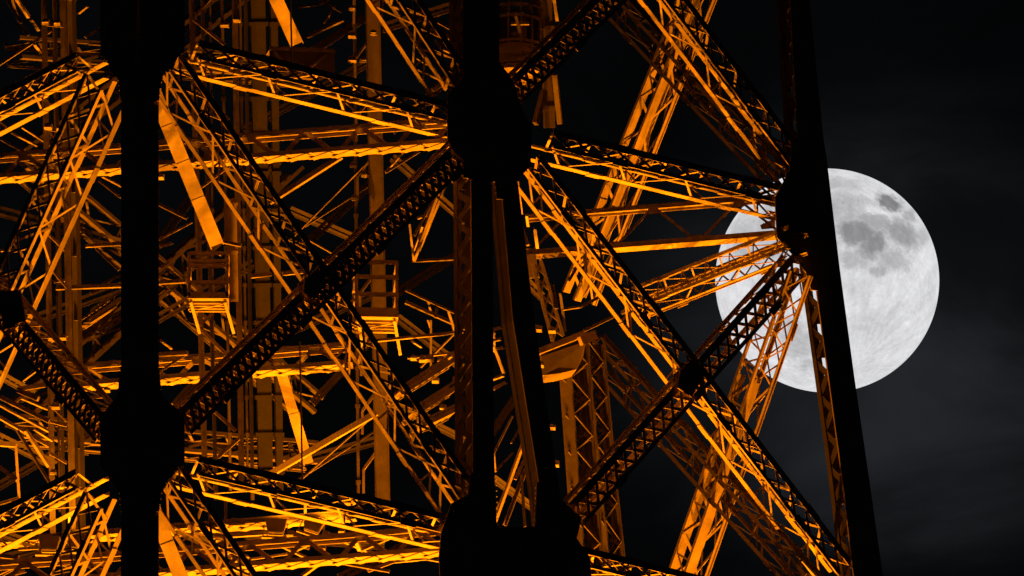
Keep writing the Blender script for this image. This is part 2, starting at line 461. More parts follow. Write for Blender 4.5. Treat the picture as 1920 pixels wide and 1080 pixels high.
BRK = 'brace'
braces = [  # x0,y0,x1,y1,depth,width
    (8, -6, 38, 45, 11, 5), (30, -4, 54, 32, 11, 7), (56, 38, 70, 58, 11, 6), (38, 48, 54, 68, 11, 5), (20, -4, 34, 40, 11, 4),
    (-5, 126, 96, 60, 12, 5), (-5, 176, 40, 154, 12, 5), (40, 154, 82, 132, 12, 5), (62, 84, 74, 100, 12, 6), (150, 26, 166, 13, 12, 5), (160, 72, 190, 53, 12, 4),
    (20, 250, 68, 275, 12, 5), (0, 262, 50, 290, 12, 4), (40, 240, 110, 285, 13, 4),
    (190, 332, 228, 352, 13, 5), (185, 340, 226, 372, 13, 4), (160, 461, 228, 457, 13, 7), (0, 472, 45, 469, 13, 5), (180, 468, 222, 508, 14, 4), (185, 540, 224, 518, 14, 5),
    (100, 530, 132, 527, 12, 5), (105, 540, 230, 535, 12, 8), (170, 552, 205, 535, 14, 5), (185, 573, 226, 549, 14, 3),
    (172, 606, 220, 575, 14, 5), (184, 624, 218, 578, 14, 5), (192, 626, 228, 601, 14, 4),
    (-5, 742, 92, 790, 11, 8), (-5, 760, 92, 812, 12, 6), (-5, 780, 92, 836, 11, 7), (30, 808, 92, 908, 11, 6), (48, 806, 92, 874, 11, 8), (62, 806, 96, 828, 11, 5),
    (45, 715, 78, 690, 13, 4), (45, 718, 72, 686, 13, 4), (34, 730, 84, 722, 12, 9), (34, 732, 72, 748, 12, 10), (38, 748, 90, 770, 12, 5),
    (-4, 832, 27, 834, 11, 9), (-2, 874, 32, 900, 11, 8), (27, 832, 34, 940, 12, 5), (-4, 948, 34, 936, 12, 5),
    (295, 665, 352, 662, 13, 8), (298, 700, 352, 664, 13.3, 4), (300, 640, 320, 655, 13, 5), (297, 750, 322, 760, 13, 7), (298, 768, 312, 776, 13, 8),
    (300, 465, 322, 458, 13, 5), (290, 382, 350, 412, 13, 6), (296, 452, 360, 418, 13, 4), (298, 505, 318, 492, 13, 4),
    (296, 530, 348, 527, 11, 7), (468, 518, 508, 514, 12, 8), (530, 513, 576, 508, 12, 8),
    (505, 379, 640, 293, 11, 10), (530, 424, 640, 486, 14, 4), (540, 450, 628, 502, 14, 4), (538, 458, 690, 305, 15, 3), (572, 426, 700, 345, 15, 3),
    (556, 15, 600, 10, 14, 5), (600, 10, 640, -10, 14, 5), (628, 10, 606, 44, 14, 4), (642, 38, 575, 70, 13.5, 6), (592, -4, 640, 24, 14, 4),
    (800, 325, 788, 358, 13, 7), (800, 352, 768, 412, 13, 7), (796, 360, 762, 404, 13, 3), (836, 318, 774, 490, 13, 6), (766, 420, 774, 488, 13, 4), (806, 360, 872, 420, 13, 5),
    (772, 492, 868, 487, 14, 6), (755, 286, 722, 324, 13, 3), (788, 284, 724, 324, 13, 4), (500, 893, 706, 774, 13, 11), (540, 913, 722, 798, 15, 3), (560, 905, 690, 790, 15, 3),
    (700, 642, 868, 625, 13, 6), (770, 640, 788, 652, 13, 4),
    (760, 546, 872, 598, 14, 5), (760, 566, 872, 616, 14, 7), (800, 562, 806, 585, 14, 4), (820, 572, 815, 596, 14, 4), (838, 582, 850, 620, 14, 5), (800, 600, 806, 616, 14, 4), (790, 690, 868, 612, 14, 4), (764, 673, 872, 661, 13, 4), (806, 600, 806, 700, 13.6, 4),
    (770, 16, 866, 68, 14, 4), (806, 56, 846, 72, 14, 10), (832, 74, 868, 104, 14, 8), (816, 78, 828, 92, 14, 4), (826, 92, 866, 112, 14, 4), (860, 80, 869, 140, 14, 7), (792, 40, 804, 82, 14, 4), (780, 110, 800, 122, 14, 3),
    (812, 172, 854, 146, 9, 6), (776, 200, 800, 188, 9, 6), (816, 203, 832, 196, 9, 6), (820, 258, 834, 240, 9, 10), (780, 236, 806, 228, 9, 6), (790, 226, 806, 246, 9, 5),
    (968, 340, 976, 402, 13, 5), (974, 415, 990, 460, 13, 7), (1000, 430, 1005, 466, 13, 6), (985, 405, 988, 425, 13, 5),
    (1057, 582, 1090, 577, 14, 5), (1090, 577, 1122, 560, 14, 5), (1096, 622, 1150, 596, 14, 5), (1082, 558, 1092, 530, 16, 4), (1066, 528, 1082, 500, 16, 4),
    (1048, 550, 1058, 622, 14, 5), (1034, 535, 1042, 580, 14, 6), (1010, 482, 1026, 540, 14, 4),
    (985, 820, 928, 978, 13, 7), (960, 780, 925, 850, 14, 3), (925, 848, 928, 885, 14, 3), (930, 884, 962, 850, 14, 3), (985, 880, 945, 985, 13, 6), (960, 890, 930, 955, 13.5, 3), (958, 832, 972, 808, 14, 3), (975, 890, 982, 988, 12, 6), (966, 900, 985, 860, 12, 4),
    (923, 620, 938, 617, 12, 5), (922, 642, 940, 638, 12, 6), (930, 656, 942, 654, 12, 5), (923, 650, 942, 700, 12, 6), (924, 714, 946, 706, 12, 6), (924, 732, 948, 720, 12, 6), (925, 624, 925, 660, 12, 4),
    (425, 1041, 465, 1022, 11, 6), (433, 1046, 452, 1068, 11, 6), (505, 1016, 590, 1056, 12, 6), (552, 1036, 606, 1012, 12, 6), (440, 1040, 465, 1046, 12, 5), (470, 1050, 540, 1040, 12.5, 4), (530, 1020, 580, 1030, 12.5, 4),
    (600, 1055, 566, 1080, 10.5, 7), (640, 1012, 720, 1046, 12, 7), (676, 1032, 730, 1008, 12, 7), (668, 1014, 674, 1030, 11.5, 9), (690, 1070, 745, 1050, 11, 7), (640, 1058, 730, 1074, 11, 6), (740, 1052, 800, 1046, 11, 8), (800, 1050, 822, 1054, 11, 5), (820, 1026, 820, 1042, 10, 4),
    (-4, 1076, 60, 1046, 11, 7), (5, 1080, 62, 1048, 11.5, 5), (90, 1052, 134, 1062, 11, 7), (20, 1080, 46, 1074, 12, 6), (36, 1032, 70, 1030, 12, 6), (0, 1042, 36, 1046, 12, 8), (100, 1080, 132, 1066, 12, 6),
    (128, 968, 129, 1022, 11, 4), (422, 940, 422, 984, 11, 4), (570, 946, 570, 962, 11, 5), (385, 990, 415, 988, 11.6, 3), (430, 986, 460, 984, 11.6, 3), (400, 1006, 500, 999, 11.6, 9), (34, 1032, 70, 1030, 11.6, 5),
    (400, 452, 452, 463, 8, 6), (846, 318, 784, 470, 13.4, 5), (790, 425, 776, 470, 13.2, 4), (812, 378, 778, 442, 13.2, 4), (826, 352, 790, 372, 13.2, 4), (806, 402, 782, 410, 13.2, 4),
    (1050, 232, 1040, 140, 16, 12), (1004, 232, 1020, 170, 15, 12), (1036, 0, 1042, 40, 16, 6),
]
for i, (x0, y0, x1, y1, d, w) in enumerate(braces):
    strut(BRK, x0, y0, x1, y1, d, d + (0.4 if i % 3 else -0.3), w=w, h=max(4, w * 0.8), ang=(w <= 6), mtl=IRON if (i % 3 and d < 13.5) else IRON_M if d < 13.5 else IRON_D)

# light lattice braces deep inside the tower
def q_darker(x, y): return int(x + y) % 3 != 0  # picks the darker of the two shade-toned iron colours
def lattice_brace(x0, y0, x1, y1, h, d, d1=None):
    A, B = P(x0, y0, d), P(x1, y1, d1 or d + 0.8); a = (B - A).normalized()
    pv = a.cross(f_).normalized(); pv = pv if pv.z > 0 else -pv
    m = MB(); hh = pv * (h * S)
    for o in (hh * 0, hh): m.angle(A + o, B + o, V((0, 1, 0)), pv if o.length == 0 else -pv, 0.08, 0.02)
    lace_zig(m, A + V((0, .03, 0)), B + V((0, .03, 0)), hh * 0.04, hh * 0.96, h * S * 0.9, 0.05, 0.014, a.cross(pv), cross=False)
    m.build('lattice_brace', IRON_SHADE if q_darker(x0, y0) else IRON_D, tower)['label'] = 'light lattice brace deep inside the tower'
for q in ((-20, 400, 240, 470, 20, 15), (-20, 640, 235, 545, 20, 15), (150, 640, 240, 590, 16, 14.5), (-20, 820, 100, 880, 18, 12.5), (-20, 700, 60, 745, 16, 12.5), (-20, 930, 200, 800, 16, 15), (290, 480, 360, 380, 16, 14), (290, 610, 480, 500, 18, 17),
          (300, 800, 370, 720, 14, 15), (460, 250, 700, 120, 16, 18), (540, 400, 700, 470, 16, 18), (560, 480, 720, 330, 16, 17.5), (520, 640, 700, 560, 16, 17), (540, 880, 720, 830, 18, 17.5), (590, 760, 720, 620, 14, 17), (740, 250, 868, 130, 16, 16), (720, 60, 880, 10, 18, 17),
          (730, 760, 868, 830, 14, 15), (740, 600, 868, 700, 16, 15.5), (730, 300, 868, 420, 16, 16), (740, 560, 866, 480, 16, 16.5), (590, 100, 700, 30, 14, 17), (350, 330, 450, 250, 14, 15), (460, 1010, 720, 1030, 14, 13.5), (330, 1000, 460, 1060, 16, 13), (640, 1090, 820, 1000, 16, 13), (-20, 1060, 190, 1010, 16, 13), (-20, 1000, 200, 1075, 16, 13.5),
          (930, 480, 1010, 560, 16, 15), (925, 820, 990, 720, 14, 15), (920, 900, 1000, 960, 14, 15)):
    lattice_brace(*q)

# little stiffener brackets with bolts, along the inner posts
for x, y, d in ((85, 40, 11.2), (107, 42, 11.2), (90, 236, 11.2), (112, 240, 11.2), (300, 330, 9), (97, 633, 11), (118, 632, 11), (58, 640, 10), (222, 716, 12), (222, 750, 12), (200, 730, 12), (100, 884, 11), (112, 910, 11),
                (104, 760, 11), (660, 14, 13), (700, 60, 14.5), (660, 65, 13), (421, 44, 11), (444, 35, 11), (680, 110, 14.5), (660, 110, 14), (700, 425, 14.5), (685, 325, 14.5), (662, 308, 14), (665, 370, 14), (775, 670, 13), (792, 673, 13), (805, 671, 13), (826, 672, 13), (845, 667, 13), (812, 690, 13), (816, 712, 13), (855, 710, 12),
                (800, 780, 12.6), (830, 762, 12.4), (690, 1000, 11), (412, 1010, 11), (420, 1028, 11), (428, 1016, 11), (603, 1026, 11), (572, 1014, 11), (556, 1004, 11), (545, 1000, 11), (650, 940, 9), (665, 938, 9), (672, 955, 9), (1035, 618, 13), (1008, 615, 13), (1012, 682, 13), (1035, 800, 14), (1040, 868, 14), (640, 995, 11), (610, 1000, 11)):
    m = MB(); c = P(x, y, d)
    q = random.uniform(0.07, 0.10)
    m.prism([c + V((-q, 0, -q)), c + V((q, 0, -q)), c + V((q, 0, q * 0.6)), c + V((-q * 0.3, 0, q)), c + V((-q, 0, q * 0.4))], V((0.02, 0.05, 0)))
    m.bar(c + V((-q, -0.10, -q)), c + V((q, -0.10, -q)), 0.19, 0.025, UP)
    for k in (-0.5, 0.5): m.tube(c + V((q * k, 0, 0)), c + V((q * k, -0.03, 0)), 0.018, 0.018, 6)
    m.build('bracket', STEEL, tower)

# ------------------------------------------------------------------ lift guide masts and columns inside
def mast(name, label, legs, diags, d, group=None, plate=None, rear=0.7):
    t = thing(name, label, 'lift mast', group, loc=P(legs[0][2], 1150, d))
    for x0, y0, x1, y1, w in legs:
        m = MB(); A, B = P(x0, y0, d), P(x1, y1, d + 0.2)
        m.angle(A, B, V((1, 0, 0)), V((0, 1, 0)), w * S, 0.025)
        m.bar(A + V((0.0, -0.03, 0)), B + V((0.0, -0.03, 0)), w * S * 0.5, 0.02, V((0, 1, 0)))
        m.build('leg', IRON_M, t)
        m = MB(); o = V((0.25, rear, 0)); m.angle(A + o, B + o, V((1, 0, 0)), V((0, -1, 0)), w * S * 0.8, 0.025); m.build('leg', IRON_SHADE, t)
    for x0, y0, x1, y1, w in diags:
        m = MB()
        m.bar(P(x0, y0, d - 0.03), P(x1, y1, d), 0.02, w * S, UP)
        m.bar(P(x0, y0, d), P(x0, y0, d + rear), 0.02, w * S * 0.6, UP)
        m.build('brace', IRON, t)
    if plate:
        m = MB(); x0, y0, x1, y1, w = plate
        m.bar(P(x0, y0, d + 0.9), P(x1, y1, d + 0.9), w * S, 0.03, V((-0.5, 0.86, 0)))
        for y in range(int(y0) + 60, int(y1), 120):
            x = x0 + (x1 - x0) * (y - y0) / (y1 - y0); c = P(x, y, d + 0.86)
            m.bar(c - V((w * S / 2, 0, 0)), c + V((w * S / 2, 0, 0)), 0.05, 0.03, UP)
        m.build('guide_plate', IRON_SHADE, t)
    return t

mast('lift_mast', 'twin legged lift mast with broad dim guide plate left of the near corner post',
     [(78, -60, 96, 1000, 9), (113, -60, 133, 1000, 10)], [(86, 45, 118, 48, 8), (86, 240, 118, 246, 8), (92, 440, 122, 470, 5), (92, 500, 126, 540, 5), (94, 640, 126, 628, 7), (94, 790, 126, 798, 6), (94, 760, 126, 790, 4), (94, 850, 126, 868, 6)], 11.6, 'lift masts inside the tower', plate=(132, -60, 152, 1000, 20))
mast('lift_mast', 'zigzag braced lift mast right of the near corner post, under the round pipe',
     [(354, -60, 382, 920, 9), (436, -60, 450, 920, 9)], [(398, -6, 362, 32, 6), (363, 36, 422, 84, 7), (360, 158, 430, 226, 6), (432, 310, 366, 360, 5), (374, 610, 398, 588, 6), (380, 620, 424, 664, 7), (428, 680, 380, 720, 5), (392, 762, 442, 808, 7), (408, 858, 448, 822, 7)], 11.0, 'lift masts inside the tower')
# thin secondary rails of that shaft and the dim broad plates behind
def rail(name, label, x0, y0, x1, y1, d, w, mtl=IRON_D, cat='rail', group=None, dep=None):
    A, B = P(x0, y0, d), P(x1, y1, d)
    m = MB(); m.bar(A, B, w * S, (dep or w * 0.7) * S, V((-0.35, 0.94, 0)))
    ln = (B - A).length; a = (B - A).normalized()
    k = max(3, int(ln / 0.9))
    for i in range(k):
        c = A + a * (ln * (i + 0.5) / k)
        m.bar(c - a * 0.05, c + a * 0.05, w * S * 1.25 + 0.02, (dep or w * 0.7) * S + 0.03, V((-0.35, 0.94, 0)))
    return tag(m.build(name, mtl, None), label, cat, group, 'thing')
rail('guide_rail', 'thin vertical guide rail just left of the zigzag braced mast centre', 394, -60, 402, 920, 12.4, 4, group='thin guide rails')
rail('guide_rail', 'thin vertical guide rail between the zigzag mast legs, nearer its right leg', 415, -60, 432, 920, 12.4, 5, group='thin guide rails')
rail('guide_rail', 'thin vertical guide rail outside the zigzag mast, on its right', 449, -60, 465, 920, 12.0, 4, group='thin guide rails')
rail('guide_rail', 'thin vertical guide rail beside the lift mast left of the near corner post', 99, -60, 112, 960, 12.4, 4, group='thin guide rails')
rail('guide_rail', 'thin dim rail running up left of the tall flat lit column', 664, -60, 672, 940, 15.2, 5, IRON_D, group='thin guide rails')
rail('guide_column', 'very dim broad column between the zigzag mast and the bright strut', 482, -60, 498, 920, 17, 30, IRON_DEEP, 'column', dep=6)
rail('guide_column', 'narrow dark column behind the wedge shaped bright strut', 512, -60, 524, 920, 16.5, 14, IRON_DEEP, 'column', dep=8)
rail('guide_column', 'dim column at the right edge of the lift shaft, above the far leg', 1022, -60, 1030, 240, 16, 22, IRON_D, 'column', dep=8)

t = thing('guide_column', 'tall flat orange lit column rising behind the railed basket platform', 'column', loc=P(722, 1000, 15))
m = MB(); A, B = P(697, -60, 15), P(718, 960, 15)
sdv = V((0.9, 0.44, 0)); nv = V((-0.44, 0.9, 0))
m.bar(A, B, 28 * S, 0.06, nv); m.build('plate', IRON_D, t)
for s in (-1, 1):
    m = MB(); o = V((s * 13 * S, 0.2, 0)); m.bar(A + o, B + o, 0.04, 0.3, V((0, 1, 0))); m.build('flange', IRON_D, t)
for k in range(9):
    m = MB(); y = -30 + k * 110; x = 697 + 21 * (y + 60) / 1020
    m.bar(P(x - 34, y + 30, 15.1), P(x - 12, y, 15.1), 0.03, 0.07, UP); m.bar(P(x - 34, y + 30, 15.1), P(x - 34, y + 75, 15.1), 0.03, 0.06, V((1, 0, 0)))
    m.build('brace', IRON, t)

m = MB(); m.tube(P(432, 372, 10.6), P(436, 566, 10.6), 11.5 * S, 11.5 * S, 24)
for y in (380, 470, 560):
    m.tube(P(433, y, 10.6), P(433, y + 5, 10.6), 13.5 * S, 13.5 * S, 24)
tag(m.build('drain_pipe', IRON, None, smooth=False), 'thick round vertical pipe beside the small railed platform', 'pipe')
for x0, x1, y0, y1, lb in ((543, 548, -60, 130, 'thin black cable hanging in front of the top bright strut'), (562, 567, 640, 900, 'thin black cable hanging in front of the lower wedge strut')):
    m = MB(); m.tube(P(x0, y0, 9.5), P(x1, y1, 9.5), 0.022, 0.022, 8)
    tag(m.build('cable', CABLE, None), lb, 'cable', 'hanging cables')

# ------------------------------------------------------------------ service platforms
def quad_bar(m, pts, w, d=0.0):
    for a, b in zip(pts, pts[1:]): m.bar(a, b, w, w, UP)
def platform(label, c, wx, dy, h, deck, rails, roof=False, ang=0.0):
    """small railed basket: deck, posts, rails, brackets underneath; c = front left foot corner"""
    t = thing('service_platform', label, 'platform', 'small service platforms', loc=c)
    ex = V((math.cos(ang), math.sin(ang), 0)); ey = V((-math.sin(ang), math.cos(ang), 0))
    def q(x, y, z): return c + ex * x + ey * y + UP * z
    m = MB(); m.prism([q(0, 0, 0), q(wx, 0, 0), q(wx, dy, 0), q(0, dy, 0)], UP * -deck)
    for k in range(1, 5): m.bar(q(0, dy * k / 5, -deck - 0.03), q(wx, dy * k / 5, -deck - 0.03), 0.05, 0.055, UP)
    m.build('deck', IRON, t)
    m = MB(); m.prism([q(-0.03, -0.035, -deck), q(wx + 0.03, -0.035, -deck), q(wx + 0.03, -0.035, 0.1), q(-0.03, -0.035, 0.1)], ey * 0.03)
    m.prism([q(wx + 0.005, 0, -deck), q(wx + 0.005, dy, -deck), q(wx + 0.005, dy, 0.1), q(wx + 0.005, 0, 0.1)], ex * 0.03); m.build('kick_plate', IRON, t)
    for x, y in ((0, 0), (wx, 0), (wx, dy), (0, dy)):
        m = MB(); m.bar(q(x, y, 0), q(x, y, h), 0.07, 0.07, ex); m.build('rail_post', IRON, t)
    for z in rails:
        m = MB(); quad_bar(m, [q(0, dy, z), q(0, 0, z), q(wx, 0, z), q(wx, dy, z)], 0.085); m.build('rail', IRON, t)
    for x in (0.05, wx - 0.05):
        m = MB(); m.bar(q(x, 0.05, -deck - 0.06), q(x + 0.2, dy - 0.05, -deck - 0.55), 0.06, 0.07, ex); m.build('bracket', IRON, t)
    m = MB(); m.bar(q(0.2, dy * 0.6, -deck - 0.05), q(wx - 0.1, dy * 0.2, -deck - 0.05), 0.05, 0.05, UP); m.build('deck_stay', IRON, t)
    return t
platform('small railed platform left of the round pipe and right of the near corner post', P(354, 556, 9.6), 0.92, 0.95, 1.12, 0.06, (0.36, 0.78, 0.9, 1.1))
platform('railed basket platform clamped on the tall flat lit column', P(668, 584, 13.2), 0.98, 1.15, 1.3, 0.14, (0.45, 0.9, 1.28), ang=0.06)

# boxed machine platform seen from below at the top
t = thing('machine_platform', 'boxed platform with bright underside at the foot of the top strut', 'platform', loc=P(570, 130, 14))
m = MB(); c = P(505, 118, 13.6); ex = V((0.99, 0.12, 0)); ey = V((-0.12, 0.99, 0))
def q(x, y, z): return c + ex * x + ey * y + UP * z
for x0, x1 in ((0.0, 0.18), (0.62, 0.85), (1.2, 1.55)):
    m.prism([q(x0, 0, 0.35), q(x1, 0, 0.35), q(x1, 1.0, 0.55), q(x0, 1.0, 0.55)], UP * 0.05)
m.build('floor_plate', STEEL, t)
m = MB(); m.prism([q(0, 0, -0.2), q(1.6, 0, -0.2), q(1.6, 0, 0.33), q(0, 0, 0.33)], ey * 0.04); m.build('front_panel', IRON_D, t)
m = MB(); m.bar(q(0.0, -0.06, 0.36), q(1.6, -0.06, 0.36), 0.05, 0.09, UP); m.bar(q(0.1, -0.05, 0.28), q(0.5, -0.05, -0.15), 0.04, 0.06, UP); m.bar(q(0.9, -0.05, -0.15), q(1.4, -0.05, 0.25), 0.04, 0.06, UP); m.build('edge_beam', IRON, t)

# ------------------------------------------------------------------ lattice ladder mast and roofed landing on the right
t = thing('ladder_mast', 'short bright cross laced mast standing on the sloping landing roof', 'mast', loc=P(1045, 640, 13.8))
a0, a1, b0, b1 = P(998, 492, 13.8), P(1036, 640, 13.8), P(1014, 488, 13.8), P(1056, 630, 13.8)
for A, B in ((a0, a1), (b0, b1)):
    m = MB(); m.bar(A, B, 0.08, 0.07, V((0, 1, 0))); m.build('leg', STEEL, t)
m = MB()
for k in range(5):
    p, q2 = k / 5, (k + 1) / 5
    m.bar(a0.lerp(a1, p), b0.lerp(b1, q2), 0.05, 0.02, V((0, 1, 0))); m.bar(b0.lerp(b1, p) + V((0, .03, 0)), a0.lerp(a1, q2) + V((0, .03, 0)), 0.05, 0.02, V((0, 1, 0)))
m.build('bracing', STEEL, t)
m = MB(); m.prism([P(984, 478, 13.9), P(1004, 476, 13.9), P(1012, 520, 13.9), P(986, 522, 13.9)][::1], V((0, 0.03, 0))); m.build('head_plate', STEEL, t)

t = thing('landing_roof', 'sloping flat topped landing roof with a round bellied cowl beneath', 'landing', loc=P(1055, 700, 14))
ra, rb = P(1010, 664, 13.6), P(1102, 628, 14.6)
m = MB(); m.prism([ra, rb, rb + V((-0.25, 1.1, -0.02)), ra + V((-0.25, 1.1, -0.02))], UP * 0.16); m.build('roof_slab', STEEL, t)
m = MB(); m.prism([P(1015, 668, 13.75), P(1098, 640, 14.65), P(1094, 668, 14.65), P(1082, 692, 14.5), P(1050, 700, 14.1), P(1016, 704, 13.75)], V((-0.15, 0.6, 0)))
m.build('cowl', IRON_D, t)
m = MB(); m.bar(P(1088, 640, 14), P(1116, 628, 14.4), 0.12, 0.22, UP); m.build('end_bracket', IRON, t)

# ------------------------------------------------------------------ stair flights
def stair(label, x0, y0, x1, y1, d0, d1, rise_px=26, n=9):
    t = thing('stair_flight', label, 'stairs', 'stair flights inside the tower', loc=P(x0, y0, d0))
    A, B = P(x0, y0, d0), P(x1, y1, d1); dv = V((-0.35, 0.9, 0)).normalized() * 0.8
    for s in (0, 1):
        m = MB(); o = dv * s; m.bar(A + o, B + o, 0.05, 0.11, UP); m.build('stringer', STEEL, t)
        m = MB(); h = UP * (rise_px * S); m.bar(A + o + h, B + o + h, 0.045, 0.05, UP)
        for k in range(5):
            p = (A + o).lerp(B + o, k / 4); m.bar(p, p + h, 0.035, 0.035, V((0, 1, 0)))
        m.build('handrail', STEEL, t)
    m = MB()
    for k in range(n):
        p = A.lerp(B, (k + 0.5) / n); m.bar(p + dv * 0.04 + UP * 0.03, p + dv * 0.96 + UP * 0.03, 0.16, 0.025, UP)
    m.build('tread', IRON_D, t)
stair('upper of two lit stair flights beside the laced middle post', 752, 738, 862, 668, 11.5, 12.2, 14)
stair('middle stair flight below the brighter one beside the laced middle post', 778, 776, 862, 722, 11.2, 11.8, 14)
stair('lowest stair flight beside the laced middle post, with close parallel rails', 792, 798, 862, 764, 11.0, 11.6, 10, 6)
stair('dim flight of stairs left of the near corner post, above the wedge plate', 170, 600, 228, 560, 14.5, 14.8, 20, 6)

# ------------------------------------------------------------------ lift cabin
t = thing('lift_cabin', 'barrel shaped lift cabin with lit ribs at the top behind the middle post', 'lift cabin', loc=P(972, 170, 15))
cc = P(965, 70, 15.0)
def ring(m, zpx, rx, hh, th=0.16, seg=20):
    o = cc + UP * ((70 - zpx) * S / ce)
    pp = [o + V((math.cos(a) * rx * S, math.sin(a) * rx * S * 0.9, 0)) for a in [2 * math.pi * k / seg for k in range(seg)]]
    for i in range(seg): m.bar(pp[i], pp[(i + 1) % seg], th, hh, UP)
for y, rx, hh in ((4, 46, .06), (20, 50, 0.05), (44, 54, 0.04), (92, 54, 0.05), (112, 54, .10), (130, 52, .10), (142, 50, .12)):
    m = MB(); ring(m, y, rx, hh); m.build('hoop', IRON, t)
m = MB()
for k in range(14):
    a = 2 * math.pi * k / 14
    p = [cc + V((math.cos(a) * r * S, math.sin(a) * r * S * 0.9, (70 - y) * S / ce)) for y, r in ((4, 46), (20, 50), (44, 54), (92, 54), (142, 50))]
    for a_, b_ in zip(p, p[1:]): m.bar(a_, b_, 0.03, 0.05, V((math.cos(a), math.sin(a), 0)))
m.build('upright', IRON, t)
m = MB(); m.tube(cc + UP * ((70 - 96) * S), cc + UP * ((70 - 40) * S), 51 * S, 51 * S, 20); m.build('glass', GLASS_D, t)
m = MB(); m.tube(cc + UP * ((70 - 150) * S), cc + UP * ((70 - 98) * S), 40 * S, 50 * S, 20); m.build('floor_pan', IRON, t)
m = MB(); m.bar(P(958, 44, 14.1), P(992, 44, 14.1), 0.06, 0.07, UP); m.bar(P(967, 30, 14.08), P(975, 62, 14.08), 0.06, 0.07, V((1, 0, 0))); m.build('grab_bar', IRON, t)
m = MB(); m.bar(P(938, 135, 13.8), P(946, 166, 13.8), 0.07, 0.07, V((1, 0, 0))); m.build('buffer', IRON, t)

# ------------------------------------------------------------------ floodlights
def floodlight(label, pos, target, power, wide=0.5, cone=140, blend=0.5, rad=0.1):
    t = thing('floodlight', label, 'floodlight', 'sodium floodlights', loc=pos)
    dv = (target - pos).normalized()
    x = dv.cross(V((0, 1, 0.1))).normalized(); y = dv.cross(x)
    m = MB(); w0, w1, dp = wide * 0.34, wide * 0.5, wide * 0.42
    b_ = [pos - dv * 0.12 + x * sx * w0 + y * sy * w0 * 0.7 for sx, sy in ((-1, -1), (1, -1), (1, 1), (-1, 1))]
    t_ = [pos + dv * dp + x * sx * w1 + y * sy * w1 * 0.7 for sx, sy in ((-1, -1), (1, -1), (1, 1), (-1, 1))]
    for k in range(4):                                            # open reflector box of sheet metal
        a0, a1, c1, c0 = b_[k], b_[(k + 1) % 4], t_[(k + 1) % 4], t_[k]
        mid = (a0 + a1 + c0 + c1) / 4; nn = (mid - (pos + dv * 0.1)); nn = (nn - dv * nn.dot(dv)).normalized()
        m.prism([a0, a1, c1, c0], nn * 0.012)
    m.prism(b_, -dv * 0.02)
    m.build('housing', STEEL, t)
    m = MB(); m.tube(pos - x * 0.10, pos + x * 0.10, 0.045, 0.045, 10); m.build('bulb', LAMP, t)
    m = MB()
    m.bar(pos - dv * 0.22 - x * w1 * 1.3, pos - dv * 0.22 + x * w1 * 1.3, 0.12, 0.05, dv)
    for s in (-1, 1): m.bar(pos - dv * 0.2 + x * s * w1 * 1.2, pos + dv * 0.1 + x * s * w1 * 1.1, 0.05, 0.02, x)
    m.build('yoke', STEEL, t)
    l = bpy.data.lights.new('floodlight_beam', 'SPOT'); l.energy = power; l.color = SODIUM
    l.spot_size = math.radians(cone); l.spot_blend = blend; l.shadow_soft_size = rad
    o = bpy.data.objects.new('beam', l); COL.objects.link(o)
    o.parent = t; o.location = dv * 0.10
    o.rotation_euler = dv.to_track_quat('-Z', 'Y').to_euler()
    return t
KW = 1000.0
AX = P0 + (dR + dL) * (WID / 2)
UPT = lambda p: p + UP * 8
fl = [
    ('left floodlight of the pair on the slim girder left of the near corner post', (92, 1024, 10.6), (0.02, 0.0, 1), 0.2),
    ('floodlight of the left pair that stands nearer to the near corner post', (146, 1020, 10.6), (0.15, 0.0, 1), 0.15),
    ('left floodlight of the pair below the bright girders in the bottom middle', (517, 992, 11.6), (0.05, 0.0, 1), 0.28),
    ('right floodlight of the pair below the bright girders in the bottom middle', (586, 987, 11.6), (0.35, -0.1, 1), 0.28),
    ('floodlight below the picture, aimed up through the left half', (150, 4000, 9.0), (0.0, -0.03, 1), 108),
    ('floodlight below the picture, aimed up the middle of the tower', (580, 4300, 9.5), (0.02, -0.02, 1), 150),
    ('floodlight below the picture, aimed up to the right corner post', (1150, 4100, 11.5), (0.03, 0.0, 1), 130),
    ('floodlight below the picture, aimed up along the far right face', (1600, 4100, 11.5), (-0.04, 0.0, 1), 290),
]
for lb, (x, y, d), dv, kw in fl:
    p = P(x, y, d); floodlight(lb, p, p + V(dv), kw * KW)

# ------------------------------------------------------------------ moon
MD = 6000.0
mr_ = MOON_R * S / D * MD
mb = bpy.data.meshes.new('moon')
bm = bmesh.new(); bmesh.ops.create_uvsphere(bm, u_segments=192, v_segments=96, radius=mr_)
for f in bm.faces: f.smooth = True
bm.to_mesh(mb); bm.free()
moon = bpy.data.objects.new('moon', mb); COL.objects.link(moon)
moon.location = C + ray(MOON_PX, MOON_PY) * MD
moon.rotation_euler = (EL, 0, 0)
mb.materials.append(bpy.data.materials.new('moon_surface'))
tag(moon, 'full pale grey moon with darker maria, half hidden by the right corner post', 'moon')
mm = mb.materials[0]; mm.use_nodes = True
nd, lk = mm.node_tree.nodes, mm.node_tree.links; nd.clear()
tcm = nd.new('ShaderNodeTexCoord')
sc_ = nd.new('ShaderNodeVectorMath'); sc_.operation = 'SCALE'; sc_.inputs['Scale'].default_value = 1.0 / mr_
lk.new(tcm.outputs['Object'], sc_.inputs[0])
def nmath(op, a, b=None, c=None, clamp=False):
    n = nd.new('ShaderNodeMath'); n.operation = op; n.use_clamp = clamp
    for i, x in enumerate((a, b, c)):
        if x is None: continue
        if isinstance(x, (int, float)): n.inputs[i].default_value = x
        else: lk.new(x, n.inputs[i])
    return n.outputs[0]
